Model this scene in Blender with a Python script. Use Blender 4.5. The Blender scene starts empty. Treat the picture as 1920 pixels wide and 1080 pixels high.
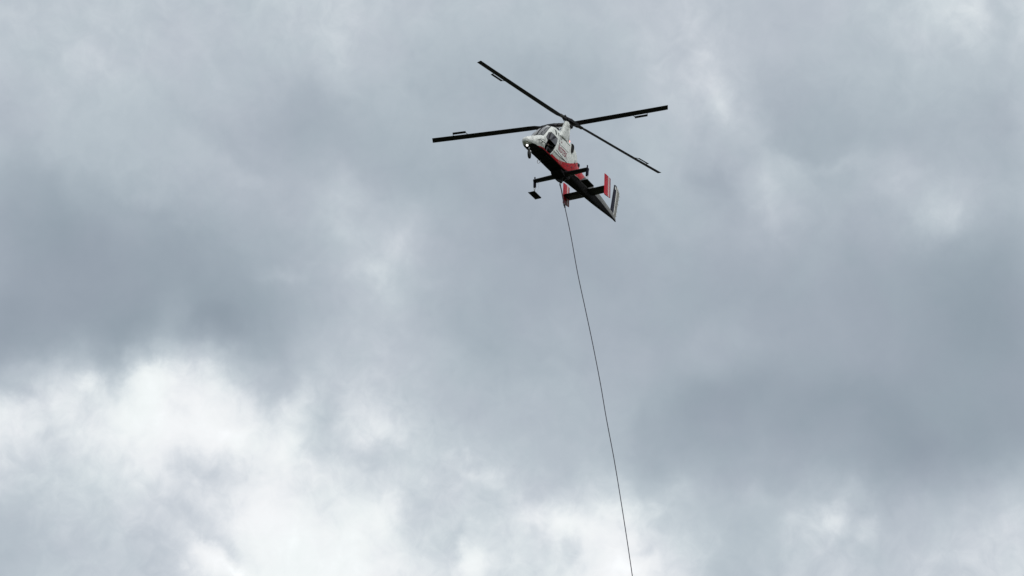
import bpy, bmesh, math, random
from mathutils import Vector, Matrix, Euler
from bisect import bisect_right

random.seed(7)
rad = math.radians
SC = bpy.context.scene
COL = SC.collection
ALT = 61.02                       # height of the hovering helicopter over the ground

# ------------------------------------------------------------------ camera
CAM_RIGHT = Vector((-0.469262, 0.882270, 0.037323))
CAM_UP = Vector((0.406041, 0.178047, 0.896343))
CAM_BACK = Vector((0.784171, 0.435774, -0.441788))
cd = bpy.data.cameras.new('camera')
cam = bpy.data.objects.new('camera', cd)
COL.objects.link(cam)
cam.matrix_world = Matrix(((CAM_RIGHT.x, CAM_UP.x, CAM_BACK.x, 92.8086),
                           (CAM_RIGHT.y, CAM_UP.y, CAM_BACK.y, 48.4989),
                           (CAM_RIGHT.z, CAM_UP.z, CAM_BACK.z, ALT - 59.3171),
                           (0, 0, 0, 1)))
cd.sensor_width = 36.0
cd.lens = 36.0 * 3700 / 1920
cd.clip_start = 0.1
cd.clip_end = 20000
SC.camera = cam

# ------------------------------------------------------------------ view
SC.view_settings.view_transform = 'Standard'
SC.view_settings.look = 'None'
SC.view_settings.exposure = 0.0
SC.view_settings.gamma = 1.0
SC.view_settings.use_curve_mapping = False

# ------------------------------------------------------------------ sun (behind thin cloud: very soft)
SUN_DIR = Vector((0.30, 0.80, 0.80)).normalized()     # towards the sun
sd = bpy.data.lights.new('sun', 'SUN')
sd.energy = 1.5
sd.angle = rad(20)
sd.color = (1.0, 0.97, 0.93)
sun = bpy.data.objects.new('sun', sd)
COL.objects.link(sun)
sun.rotation_euler = SUN_DIR.to_track_quat('Z', 'Y').to_euler()
sun.location = (0, 0, ALT + 60)

# ------------------------------------------------------------------ sky: Nishita behind a deck of broken grey cloud
SKY_AZ0 = -150.9385               # compass bearing of the middle of the cloud bank (deg, from +X)
SKY_ROWS = [                      # how bright the cloud bank is: rows go up in elevation, columns run clockwise in azimuth
    "186 186 186 186 186 186 192 199 204 205 206 211 221 234 245 249 249 244 228 222 231 222 220 227 237 246 232 223 206 195 200 205 205 203 203 206 211 213 212 212 212 212 212",
    "187 186 185 185 185 185 193 200 204 205 206 212 222 236 246 249 249 242 227 222 231 222 220 228 237 246 232 223 206 195 199 205 205 203 203 206 211 213 212 212 212 212 212",
    "196 195 194 193 191 190 198 202 205 205 206 213 223 237 246 249 249 242 227 224 231 222 220 227 238 247 232 224 207 195 199 205 205 203 203 206 211 213 212 212 212 212 212",
    "208 206 203 202 201 200 204 208 208 211 210 213 228 245 251 250 248 239 224 219 224 223 222 233 236 244 231 222 206 195 199 206 206 203 202 205 209 213 214 214 214 215 215",
    "223 222 222 219 217 213 208 212 217 220 221 231 235 244 240 235 238 230 216 212 213 221 220 236 225 219 220 207 197 191 193 205 206 194 190 192 196 203 209 208 207 206 204",
    "232 230 228 227 226 224 221 223 233 237 231 217 226 235 231 226 221 217 214 212 212 208 200 197 207 200 187 191 187 180 179 185 185 174 171 170 173 181 186 184 182 181 179",
    "216 228 239 239 237 241 241 242 250 254 253 252 239 239 224 216 220 221 215 208 203 198 194 188 186 184 174 174 174 173 171 169 167 164 159 156 160 161 165 164 163 162 161",
    "161 162 164 173 184 207 225 225 236 249 252 248 236 220 214 208 220 217 207 197 191 187 185 185 183 183 170 167 164 164 164 163 162 161 157 158 160 159 160 161 161 162 162",
    "157 157 156 157 158 166 184 179 200 225 227 213 200 196 199 203 207 202 196 191 188 187 187 184 182 180 176 164 158 158 160 161 159 158 157 161 162 162 162 162 162 162 161",
    "161 161 160 159 159 160 157 158 159 161 165 168 170 176 184 195 200 198 193 186 181 180 180 179 180 180 177 178 177 172 168 166 166 165 165 162 160 158 158 158 158 157 157",
    "163 163 164 163 162 161 160 158 158 162 160 159 162 170 179 187 194 193 186 179 175 175 178 179 175 174 174 175 177 177 173 170 168 168 166 164 160 157 157 158 158 158 158",
    "163 163 163 163 161 158 158 160 161 161 164 166 169 175 182 186 192 193 184 179 175 173 172 174 175 174 174 172 171 170 169 168 168 167 167 164 161 159 159 160 160 160 161",
    "166 165 165 164 162 159 161 163 162 162 166 170 173 177 183 188 194 195 187 180 175 173 172 171 170 172 175 173 172 171 172 173 172 170 169 167 164 163 164 166 166 167 168",
    "173 171 169 168 170 171 173 175 178 179 179 179 180 182 186 190 193 193 188 181 177 172 170 171 175 176 180 179 179 179 178 177 177 174 174 174 177 177 175 174 175 175 176",
    "183 181 180 178 183 186 188 189 189 189 187 187 185 184 187 188 186 184 181 178 173 170 171 173 175 178 182 182 180 180 186 190 183 183 182 187 194 191 184 183 184 185 186",
    "189 188 187 187 192 193 193 191 189 188 185 181 178 176 177 177 176 176 175 174 175 175 176 177 180 182 190 187 180 187 196 187 178 182 186 188 185 183 182 181 180 179 177",
    "194 194 193 194 197 197 195 192 188 187 186 182 176 173 173 177 179 180 181 180 179 179 180 180 182 184 191 189 188 186 181 174 174 172 174 175 178 180 180 179 180 181 182",
    "197 196 196 198 200 200 198 197 196 195 192 187 180 177 180 185 186 184 181 179 178 178 178 180 182 186 191 199 203 199 187 178 179 181 182 185 186 186 185 185 185 185 185",
    "198 198 198 200 201 201 201 199 197 195 193 193 192 190 191 192 189 184 181 181 181 179 180 180 183 189 198 198 198 194 186 182 183 185 188 192 195 196 195 188 188 189 189",
    "198 198 198 200 201 202 202 201 200 200 200 201 203 204 205 197 193 191 189 188 186 186 187 188 190 193 199 198 204 202 191 188 188 190 194 198 204 209 209 195 193 194 195",
    "198 198 198 201 201 202 202 201 200 200 201 203 204 206 207 201 199 198 197 196 196 196 195 195 195 196 197 198 199 197 194 192 194 196 199 203 208 212 211 198 195 195 195",
    "198 198 199 201 201 203 202 200 200 200 201 203 204 206 206 200 198 197 195 195 195 195 194 195 195 196 197 199 199 197 194 192 193 195 198 202 207 212 211 199 195 195 195",
    "198 198 199 201 201 203 201 200 200 200 201 203 204 207 205 200 198 197 195 195 195 195 194 195 195 196 197 198 199 197 194 192 193 195 198 202 207 212 211 201 195 195 195",
    "198 198 200 201 202 203 201 200 200 200 201 203 205 207 205 200 198 196 195 195 195 195 194 195 195 196 197 198 199 197 194 192 193 195 198 201 206 211 211 203 195 195 195",
]
SKY_WISPS = [                     # single wisps, rifts and heads: azimuth, elevation, half length, half width (deg), slope, brightness
    (6.69, 31.76, 1.548, 0.465, -33, 0.051), (6.1, 33.45, 0.928, 0.434, -70, 0.035), (8.45, 29.12, 1.064, 0.527, -75, 0.043),
    (9.2, 29.56, 0.712, 0.232, -40, 0.031), (13.7, 28.2, 0.808, 0.557, 30, 0.047), (14.28, 28.54, 0.881, 0.403, 25, 0.016),
    (12.38, 29.27, 0.71, 0.217, 10, 0.031), (-5.61, 28.07, 1.053, 0.527, -75, 0.043), (-3.94, 26.87, 0.955, 0.527, 50, 0.035),
    (-4.69, 26.51, 0.519, 0.341, 0, 0.031), (-6.33, 32.47, 0.918, 0.403, -70, 0.02), (-10.33, 31.68, 0.692, 0.186, -55, 0.016),
    (-13.73, 31.16, 0.814, 0.31, -10, 0.016), (-9.73, 20.49, 1.24, 0.341, -22, -0.035), (-8.27, 20.44, 0.744, 0.31, -15, -0.02),
    (-13.5, 21.12, 0.996, 0.279, 28, -0.031), (-12.3, 22.94, 0.336, 0.619, 0, -0.039), (-10.26, 22.09, 0.368, 0.31, 0, -0.047),
    (-14.65, 21.81, 0.667, 0.217, -20, -0.039), (-8.35, 21.2, 0.565, 0.403, -30, 0.055), (-6.61, 20.96, 0.431, 0.619, 0, 0.039),
    (-11.35, 22.89, 0.74, 0.557, -20, 0.055), (-13.01, 22.62, 0.403, 0.31, 0, 0.063), (-8.85, 17.89, 0.716, 0.465, -25, 0.094),
    (-7.96, 17.7, 0.39, 0.217, -10, 0.102), (-8.43, 18.38, 0.816, 0.248, -30, -0.047), (-0.87, 18.39, 0.555, 0.403, 0, 0.051),
    (-1.46, 18.76, 0.36, 0.341, 40, -0.047), (1.69, 19.41, 1.149, 0.341, -12, 0.055), (2.19, 18.66, 0.294, 0.697, 0, -0.055),
    (3.56, 19.46, 0.657, 0.372, -10, 0.047), (4.06, 18.48, 0.653, 0.465, 0, 0.047), (4.29, 18.94, 0.426, 0.31, 0, -0.047),
    (10.2, 19.77, 0.362, 0.527, -10, 0.067), (11.14, 19.45, 0.427, 0.279, -30, 0.063), (10.67, 20.36, 0.429, 0.465, 0, 0.031),
    (9.52, 19.48, 0.493, 0.31, 0, 0.024), (-7.2, 22.76, 0.437, 0.619, -20, -0.047), (-6.51, 22.43, 0.503, 0.465, 0, 0.035),
    (-4.14, 21.98, 0.835, 0.542, -20, 0.035), (-5.64, 22.03, 0.501, 0.619, -20, -0.035), (-3.63, 19.56, 0.427, 0.403, 0, 0.039),
    (-4.07, 21.06, 1.162, 0.341, -5, -0.039), (-0.67, 20.78, 0.911, 0.232, -25, 0.039), (5.51, 20.4, 0.43, 0.31, 0, 0.031),
    (7.86, 20.25, 0.66, 0.279, 0, 0.031), (-10.38, 29.3, 1.243, 0.31, -22, 0.012), (-9.04, 29.07, 1.063, 0.31, -35, 0.012),
    (-9.56, 29.7, 1.07, 0.31, -25, -0.012), (10.25, 29.68, 1.069, 0.217, 5, 0.024), (6.39, 29.32, 0.888, 0.434, -30, -0.027),
    (15.4, 33.64, 0.93, 0.248, -20, 0.024), (-7.22, 26.08, 0.69, 0.217, 0, 0.024), (-10.58, 24.51, 0.511, 0.619, 30, 0.024),
    (-9.24, 24.5, 0.851, 0.619, -20, -0.024), (-12.01, 27.49, 1.222, 0.248, -15, -0.016)]
SKY_EL0, SKY_DEL = 16.0, 0.9
SKY_AZW = 19.0


class NT:
    """small helper to write node graphs as expressions"""
    def __init__(self, tree):
        self.t = tree

    def n(self, kind, **kw):
        nd = self.t.nodes.new(kind)
        for k, v in kw.items():
            setattr(nd, k, v)
        return nd

    def put(self, sock, v):
        if isinstance(v, bpy.types.NodeSocket):
            self.t.links.new(v, sock)
        else:
            sock.default_value = v

    def m(self, op, a, b=0.0, c=0.0, clamp=False):
        nd = self.n('ShaderNodeMath', operation=op)
        nd.use_clamp = clamp
        self.put(nd.inputs[0], a); self.put(nd.inputs[1], b); self.put(nd.inputs[2], c)
        return nd.outputs[0]

    def rng(self, x, a, b, c=0.0, d=1.0, mode='SMOOTHSTEP'):
        nd = self.n('ShaderNodeMapRange', interpolation_type=mode)
        for i, v in enumerate((x, a, b, c, d)):
            self.put(nd.inputs[i], v)
        return nd.outputs[0]

    def noise(self, vec, scale, detail=4, rough=0.55, lac=2.0, dist=0.0, out=0, norm=True):
        nd = self.n('ShaderNodeTexNoise', noise_dimensions='3D')
        nd.normalize = norm
        self.put(nd.inputs['Vector'], vec)
        nd.inputs['Scale'].default_value = scale
        nd.inputs['Detail'].default_value = detail
        nd.inputs['Roughness'].default_value = rough
        nd.inputs['Lacunarity'].default_value = lac
        nd.inputs['Distortion'].default_value = dist
        return nd.outputs[out]

    def curve(self, x, pts):
        nd = self.n('ShaderNodeFloatCurve')
        c = nd.mapping.curves[0]
        c.points[0].location = pts[0]
        c.points[1].location = pts[-1]
        for p in pts[1:-1]:
            c.points.new(*p)
        nd.mapping.use_clip = False
        nd.mapping.extend = 'HORIZONTAL'
        nd.mapping.update()
        self.put(nd.inputs['Value'], x)
        return nd.outputs[0]

    def mix(self, f, a, b, blend='MIX'):
        nd = self.n('ShaderNodeMix', data_type='RGBA', blend_type=blend)
        self.put(nd.inputs[0], f)
        self.put(nd.inputs[6], a); self.put(nd.inputs[7], b)
        return nd.outputs[2]


def build_sky():
    w = bpy.data.worlds.new('World')
    SC.world = w
    w.use_nodes = True
    t = w.node_tree
    t.nodes.clear()
    N = NT(t)
    d = N.n('ShaderNodeTexCoord').outputs['Generated']
    sep = N.n('ShaderNodeSeparateXYZ')
    t.links.new(d, sep.inputs[0])
    X, Y, Z = sep.outputs
    # azimuth (clockwise from the cloud bank's middle) and elevation, in degrees
    a0 = rad(SKY_AZ0)
    xf = N.m('ADD', N.m('MULTIPLY', X, math.cos(a0)), N.m('MULTIPLY', Y, math.sin(a0)))
    yf = N.m('ADD', N.m('MULTIPLY', X, math.sin(a0)), N.m('MULTIPLY', Y, -math.cos(a0)))
    az = N.m('MULTIPLY', N.m('ARCTAN2', yf, xf), 180 / math.pi)
    el = N.m('MULTIPLY', N.m('ARCSINE', Z), 180 / math.pi)
    # billowing: the outlines of the banks are pushed about by noise of several sizes
    def warp(scale, amp, detail, rough=0.6):
        c = N.noise(d, scale, detail, rough, out=1)
        s = N.n('ShaderNodeSeparateColor')
        t.links.new(c, s.inputs[0])
        return (N.m('MULTIPLY', N.m('SUBTRACT', s.outputs[0], 0.5), amp),
                N.m('MULTIPLY', N.m('SUBTRACT', s.outputs[1], 0.5), amp))
    w1 = warp(11, 0.9, 2)
    w2 = warp(38, 1.35, 8, 0.56)
    azw = N.m('ADD', N.m('ADD', az, w1[0]), w2[0])
    elw = N.m('ADD', N.m('ADD', el, w1[1]), w2[1])
    un = N.m('ADD', N.m('MULTIPLY', azw, 0.5 / SKY_AZW), 0.5)
    num = den = None
    for i, row in enumerate(SKY_ROWS):
        v = [int(q) / 255 for q in row.split()]
        cv = N.curve(un, [(j / (len(v) - 1), q) for j, q in enumerate(v)])
        e = N.m('MULTIPLY', N.m('SUBTRACT', elw, SKY_EL0 + SKY_DEL * i), 1 / SKY_DEL)
        g = N.m('POWER', math.exp(-1 / (2 * 0.55 ** 2)), N.m('MULTIPLY', e, e))
        gv = N.m('MULTIPLY', g, cv)
        num = gv if num is None else N.m('ADD', num, gv)
        den = g if den is None else N.m('ADD', den, g)
    bank = N.m('DIVIDE', num, N.m('ADD', den, 1e-9))
    # single wisps and rifts
    wf = warp(70, 0.75, 5, 0.55)
    aw, ew = N.m('ADD', N.m('ADD', az, wf[0]), w2[0]), N.m('ADD', N.m('ADD', el, wf[1]), w2[1])
    for a, e, ra, rb, an, amp in SKY_WISPS:
        ca, sa = math.cos(rad(an)), math.sin(rad(an))
        da, de = N.m('SUBTRACT', aw, a), N.m('SUBTRACT', ew, e)
        p = N.m('MULTIPLY_ADD', da, ca / ra, N.m('MULTIPLY', de, sa / ra))
        q = N.m('MULTIPLY_ADD', da, -sa / rb, N.m('MULTIPLY', de, ca / rb))
        rr = N.m('MULTIPLY_ADD', p, p, N.m('MULTIPLY', q, q))
        bank = N.m('MULTIPLY_ADD', N.m('POWER', 0.45, rr), amp * 1.25, bank)
    # the rest of the sky: the same kind of deck, a little brighter towards the zenith as overcast skies are
    far = N.noise(d, 5.5, 6, 0.55)
    rest = N.m('ADD', N.rng(Z, 0.0, 1.0, 0.72, 0.98, 'LINEAR'), N.m('MULTIPLY', N.m('SUBTRACT', far, 0.5), 0.55))
    ina = N.rng(N.m('ABSOLUTE', azw), 15.5, 20.0, 1.0, 0.0)
    ine = N.m('MULTIPLY', N.rng(elw, 15.5, 17.5), N.rng(elw, 35.2, 38.0, 1.0, 0.0))
    v = N.n('ShaderNodeMix', data_type='FLOAT')
    N.put(v.inputs[0], N.m('MULTIPLY', ina, ine))
    N.put(v.inputs[2], rest); N.put(v.inputs[3], bank)
    v = v.outputs[0]
    # finer relief: strong in the bright heads, faint in the smooth grey bases
    f1 = N.m('SUBTRACT', N.noise(d, 30, 8, 0.52, dist=0.8), 0.5)
    f2 = N.m('SUBTRACT', N.noise(d, 95, 7, 0.6, dist=0.6), 0.5)
    amp1 = N.rng(v, 0.62, 0.92, 0.032, 0.13)
    amp2 = N.rng(v, 0.64, 0.86, 0.014, 0.115)
    v = N.m('ADD', v, N.m('ADD', N.m('MULTIPLY', f1, amp1), N.m('MULTIPLY', f2, amp2)))
    # lit edges are crisp: steepen the step between grey base and white head
    st = N.m('ADD', 0.74, N.m('MULTIPLY', N.rng(v, 0.74, 0.99), 0.25))
    hi = N.n('ShaderNodeMix', data_type='FLOAT')
    N.put(hi.inputs[0], N.m('MULTIPLY', N.m('GREATER_THAN', v, 0.74), N.m('LESS_THAN', v, 0.99)))
    N.put(hi.inputs[2], v); N.put(hi.inputs[3], N.m('ADD', N.m('MULTIPLY', st, 0.45), N.m('MULTIPLY', v, 0.55)))
    v = N.m('MAXIMUM', hi.outputs[0], 0.2)
    v = N.m('SUBTRACT', v, N.m('MULTIPLY', N.m('MAXIMUM', N.m('SUBTRACT', v, 0.93), 0.0), 0.3))   # the brightest heads level off
    lin = N.m('POWER', N.m('ADD', v, 0.006), 2.2)
    # tint: grey-blue bases, white heads; slow drift between a greener and a mauver grey
    k = N.rng(v, 0.60, 0.96, 0, 1, 'LINEAR')
    tint = N.mix(k, (0.846, 1.0, 1.165, 1), (0.972, 1.0, 1.008, 1))
    hue = N.noise(d, 16, 4, 0.55)
    tint = N.mix(1.0, tint, N.mix(N.rng(hue, 0.35, 0.65), (0.985, 1.004, 0.997, 1), (1.008, 0.998, 1.006, 1)), 'MULTIPLY')
    sc = N.n('ShaderNodeVectorMath', operation='SCALE')
    t.links.new(tint, sc.inputs[0])
    N.put(sc.inputs['Scale'], N.m('MULTIPLY', lin, 10.0))
    ns = N.n('ShaderNodeTexSky')
    ns.sky_type = 'NISHITA'
    ns.sun_disc = False
    ns.sun_elevation = math.asin(SUN_DIR.z)
    ns.sun_rotation = math.atan2(SUN_DIR.x, SUN_DIR.y)
    col = N.mix(0.97, ns.outputs[0], sc.outputs[0])
    bg = N.n('ShaderNodeBackground')
    bg.inputs['Strength'].default_value = 0.1
    t.links.new(col, bg.inputs['Color'])
    t.links.new(bg.outputs[0], N.n('ShaderNodeOutputWorld').inputs[0])


build_sky()


# ================================================================== materials
def mat(name, col, rough=0.5, metal=0.0, var=0.12, scale=6.0, coat=0.0, emit=None, estr=0.0, bump=0.0, spec=0.5):
    """painted / worn surface: the colour wanders a little with object-space noise"""
    m = bpy.data.materials.new(name)
    m.use_nodes = True
    t = m.node_tree
    N = NT(t)
    b = t.nodes['Principled BSDF']
    co = N.n('ShaderNodeTexCoord').outputs['Object']
    f = N.noise(co, scale, 5, 0.6)
    c = Vector(col)
    N.put(b.inputs['Base Color'], N.mix(N.rng(f, 0.3, 0.7), tuple(c * (1 - var)) + (1,), tuple(c * (1 + var)) + (1,)))
    N.put(b.inputs['Roughness'], N.rng(N.noise(co, scale * 2.3, 3), 0.3, 0.7, max(rough - 0.08, 0.02), min(rough + 0.08, 1)))
    b.inputs['Metallic'].default_value = metal
    b.inputs['Coat Weight'].default_value = coat
    b.inputs['Specular IOR Level'].default_value = spec
    if emit:
        b.inputs['Emission Color'].default_value = tuple(emit) + (1,)
        b.inputs['Emission Strength'].default_value = estr
    if bump:
        bp = N.n('ShaderNodeBump')
        bp.inputs['Strength'].default_value = bump
        bp.inputs['Distance'].default_value = 0.01
        N.put(bp.inputs['Height'], f)
        t.links.new(bp.outputs[0], b.inputs['Normal'])
    return m


def hull_paint():
    """white over red scheme: the border climbs towards the tail; grime on the white, soot aft of the red"""
    m = bpy.data.materials.new('hull_paint')
    m.use_nodes = True
    t = m.node_tree
    N = NT(t)
    b = t.nodes['Principled BSDF']
    co = N.n('ShaderNodeTexCoord').outputs['Object']
    s = N.n('ShaderNodeSeparateXYZ')
    t.links.new(co, s.inputs[0])
    x, z = s.outputs[0], s.outputs[2]
    xl = N.rng(x, -3.0, 5.0, 0, 1, 'LINEAR')
    pts = [(-3, 2.6), (-1.45, 2.35), (-1.22, 1.62), (-0.86, 1.2), (-0.3, 0.86), (0.2, 0.62), (0.66, 0.45), (1.45, 0.24), (2.3, 0.21),
           (3.0, 0.15), (3.5, 0.06), (3.9, -0.08), (4.2, -0.4), (5, -0.9)]
    zl = N.curve(xl, [((p[0] + 3) / 8, (p[1] + 1) / 4) for p in pts])
    zl = N.m('SUBTRACT', N.m('MULTIPLY', zl, 4.0), 1.0)
    is_red = N.m('LESS_THAN', z, zl)
    aft = N.m('ADD', N.m('ADD', x, 1.72), N.m('MULTIPLY', N.m('SUBTRACT', z, 0.45), 1.25))
    is_aft = N.m('LESS_THAN', aft, 0.0)
    streak = N.n('ShaderNodeMapping')
    t.links.new(co, streak.inputs[0])
    streak.inputs['Scale'].default_value = (2.2, 2.2, 0.8)
    g1 = N.noise(streak.outputs[0], 4.0, 7, 0.62)
    g2 = N.noise(co, 14.0, 5, 0.6)
    white = N.mix(N.rng(g1, 0.38, 0.68), (0.74, 0.76, 0.735, 1), (0.50, 0.53, 0.51, 1))
    white = N.mix(N.m('MULTIPLY', N.rng(g2, 0.56, 0.74), 0.55), white, (0.20, 0.215, 0.21, 1))
    red = N.mix(N.rng(g1, 0.35, 0.68), (0.56, 0.006, 0.014, 1), (0.38, 0.009, 0.016, 1))
    red = N.mix(N.m('MULTIPLY', N.rng(g2, 0.52, 0.72), 0.7), red, (0.15, 0.012, 0.014, 1))
    soot = N.mix(N.rng(g2, 0.4, 0.65), (0.035, 0.034, 0.034, 1), (0.09, 0.088, 0.082, 1))
    c = N.mix(is_red, white, red)
    c = N.mix(is_aft, c, soot)
    t.links.new(c, b.inputs['Base Color'])
    N.put(b.inputs['Roughness'], N.rng(g2, 0.3, 0.7, 0.34, 0.55))
    b.inputs['Specular IOR Level'].default_value = 0.22
    return m


M = dict(
    hull=hull_paint(),
    white=mat('white_paint', (0.66, 0.68, 0.66), 0.42, var=0.2, scale=9),
    pylon=mat('mottled_white_paint', (0.56, 0.585, 0.56), 0.45, var=0.32, scale=7),
    grey=mat('weathered_grey_paint', (0.14, 0.14, 0.132), 0.5, var=0.45, scale=5, bump=0.2),
    belly=mat('black_and_underside_shade', (0.010, 0.0095, 0.010), 0.65, var=0.5, scale=5, spec=0.08),  # underside's shade painted in as near-black; exhaust and pads share it
    black=mat('black_paint', (0.009, 0.009, 0.012), 0.5, var=0.3, spec=0.25),
    navy=mat('navy_paint', (0.006, 0.006, 0.018), 0.55, var=0.25, spec=0.12),
    blade=mat('blade_composite', (0.012, 0.0115, 0.0125), 0.55, var=0.45, scale=2.5, spec=0.3),
    bladeroot=mat('scuffed_blade_cuff', (0.03, 0.028, 0.024), 0.5, var=0.4, scale=4),
    red=mat('red_paint', (0.46, 0.006, 0.022), 0.45, var=0.2, scale=5, spec=0.2),
    darkred=mat('dark_red_paint', (0.13, 0.010, 0.030), 0.45, var=0.2),
    pink=mat('faded_white_band', (0.60, 0.40, 0.40), 0.5, var=0.22, scale=10),
    ivory=mat('ivory_paint', (0.50, 0.49, 0.45), 0.48, var=0.3, scale=12),
    steel=mat('oiled_steel', (0.035, 0.035, 0.04), 0.4, 0.5, var=0.3),
    oleo=mat('bright_oleo_steel', (0.6, 0.6, 0.6), 0.25, 0.9, var=0.1),
    rubber=mat('tyre_rubber', (0.02, 0.02, 0.022), 0.75, var=0.2),
    glass=mat('windscreen_glass', (0.075, 0.08, 0.088), 0.10, var=0.3, scale=3, coat=0.15),
    bubble=mat('side_window_glass', (0.035, 0.033, 0.042), 0.12, var=0.3, scale=4, coat=0.1),
    cabin=mat('cabin_lining', (0.02, 0.02, 0.021), 0.8, var=0.2),
    letter=mat('crimson_lettering', (0.20, 0.010, 0.03), 0.45, var=0.1),
    line=mat('panel_gap', (0.05, 0.06, 0.058), 0.7, var=0.2),
    pale=mat('pale_pink_marking', (0.50, 0.20, 0.19), 0.5, var=0.15),
    lamp=mat('landing_lamp_lit', (0.9, 0.9, 0.9), 0.3, var=0.02, emit=(1, 0.98, 0.93), estr=2.0),
    beacon=mat('red_beacon_lit', (0.7, 0.06, 0.04), 0.3, var=0.05, emit=(1.0, 0.42, 0.36), estr=1.3),
    suit=mat('dark_flight_suit', (0.03, 0.033, 0.04), 0.85, var=0.2, scale=14),
    skin=mat('skin', (0.42, 0.25, 0.18), 0.55, var=0.08, scale=20),
    helmet=mat('helmet_shell', (0.32, 0.32, 0.33), 0.3, var=0.06, coat=0.3),
    visor=mat('dark_visor', (0.02, 0.02, 0.022), 0.08, var=0.1),
    rope=mat('long_line_rope', (0.045, 0.042, 0.06), 0.8, var=0.35, scale=3),
)


# ================================================================== building helpers
def link(name, me, parent=None, m=None, smooth=False):
    o = bpy.data.objects.new(name, me)
    COL.objects.link(o)
    if parent is not None:
        o.parent = parent
    if m is not None:
        me.materials.clear()
        for q in (m if isinstance(m, (list, tuple)) else [m]):
            me.materials.append(q)
    if smooth:
        me.polygons.foreach_set('use_smooth', [True] * len(me.polygons))
        me.update()
    return o


def mesh(name, verts, faces):
    me = bpy.data.meshes.new(name)
    me.from_pydata([tuple(v) for v in verts], [], faces)
    bm = bmesh.new(); bm.from_mesh(me)
    bmesh.ops.recalc_face_normals(bm, faces=bm.faces)
    bm.to_mesh(me); bm.free()
    return me


class MB:
    """collects simple solids into one mesh"""
    def __init__(self):
        self.v, self.f = [], []

    def add(self, v, f):
        k = len(self.v)
        self.v += [Vector(p) for p in v]
        self.f += [tuple(i + k for i in q) for q in f]

    def box(self, c, s, rot=None):
        c = Vector(c)
        v = [Vector((x * s[0] / 2, y * s[1] / 2, z * s[2] / 2)) for x in (-1, 1) for y in (-1, 1) for z in (-1, 1)]
        if rot is not None:
            v = [rot @ p for p in v]
        self.add([c + p for p in v], [(0, 1, 3, 2), (4, 6, 7, 5), (0, 4, 5, 1), (2, 3, 7, 6), (0, 2, 6, 4), (1, 5, 7, 3)])

    def tube(self, pts, r, n=10, cap=True):
        pts = [Vector(p) for p in pts]
        rs = r if isinstance(r, (list, tuple)) else [r] * len(pts)
        rings = []
        up = None
        for i, p in enumerate(pts):
            tdir = (pts[min(i + 1, len(pts) - 1)] - pts[max(i - 1, 0)]).normalized()
            if up is None:
                up = tdir.orthogonal().normalized()
            up = (up - tdir * up.dot(tdir)).normalized()
            side = tdir.cross(up)
            rings.append([p + (up * math.cos(2 * math.pi * k / n) + side * math.sin(2 * math.pi * k / n)) * rs[i] for k in range(n)])
        self.loft(rings, cap)

    def loft(self, rings, cap=True):
        n = len(rings[0])
        v = [p for r in rings for p in r]
        f = []
        for i in range(len(rings) - 1):
            for k in range(n):
                a, b = i * n + k, i * n + (k + 1) % n
                f.append((a, b, b + n, a + n))
        if cap:
            f.append(tuple(range(n))[::-1])
            f.append(tuple(range((len(rings) - 1) * n, len(rings) * n)))
        self.add(v, f)

    def lathe(self, c, axis, prof, n=20):
        """prof: (distance along axis, radius)"""
        axis = Vector(axis).normalized()
        u = axis.orthogonal().normalized(); w = axis.cross(u)
        c = Vector(c)
        self.loft([[c + axis * h + (u * math.cos(2 * math.pi * k / n) + w * math.sin(2 * math.pi * k / n)) * max(r, 1e-4)
                    for k in range(n)] for h, r in prof])

    def prism(self, poly, axis, a, b):
        """poly in the plane normal to axis (0=x,1=y,2=z), extruded from a to b"""
        def P(p, q):
            l = list(p); l.insert(axis, q); return Vector(l)
        n = len(poly)
        v = [P(p, a) for p in poly] + [P(p, b) for p in poly]
        f = [tuple(range(n))[::-1], tuple(range(n, 2 * n))] + [(i, (i + 1) % n, (i + 1) % n + n, i + n) for i in range(n)]
        self.add(v, f)

    def build(self, name, m, parent=None, smooth=False, bevel=0.0):
        me = mesh(name, self.v, self.f)
        if bevel:
            bm = bmesh.new(); bm.from_mesh(me)
            es = [e for e in bm.edges if len(e.link_faces) == 2 and e.calc_face_angle(0) > 0.6]
            bmesh.ops.bevel(bm, geom=es, offset=bevel, segments=2, affect='EDGES', clamp_overlap=True)
            bm.to_mesh(me); bm.free()
        return link(name, me, parent, m, smooth)


def pchip(xs, ys, x):
    """monotone cubic through (xs, ys), xs ascending"""
    n = len(xs)
    if x <= xs[0]: return ys[0]
    if x >= xs[-1]: return ys[-1]
    i = bisect_right(xs, x) - 1
    h = [xs[k + 1] - xs[k] for k in range(n - 1)]
    dl = [(ys[k + 1] - ys[k]) / h[k] for k in range(n - 1)]
    def slope(k):
        if k == 0: return dl[0]
        if k == n - 1: return dl[-1]
        if dl[k - 1] * dl[k] <= 0: return 0.0
        w1 = 2 * h[k] + h[k - 1]; w2 = h[k] + 2 * h[k - 1]
        return (w1 + w2) / (w1 / dl[k - 1] + w2 / dl[k])
    tt = (x - xs[i]) / h[i]
    d0, d1 = slope(i), slope(i + 1)
    return ((2 * tt ** 3 - 3 * tt ** 2 + 1) * ys[i] + (tt ** 3 - 2 * tt ** 2 + tt) * h[i] * d0
            + (-2 * tt ** 3 + 3 * tt ** 2) * ys[i + 1] + (tt ** 3 - tt ** 2) * h[i] * d1)


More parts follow.
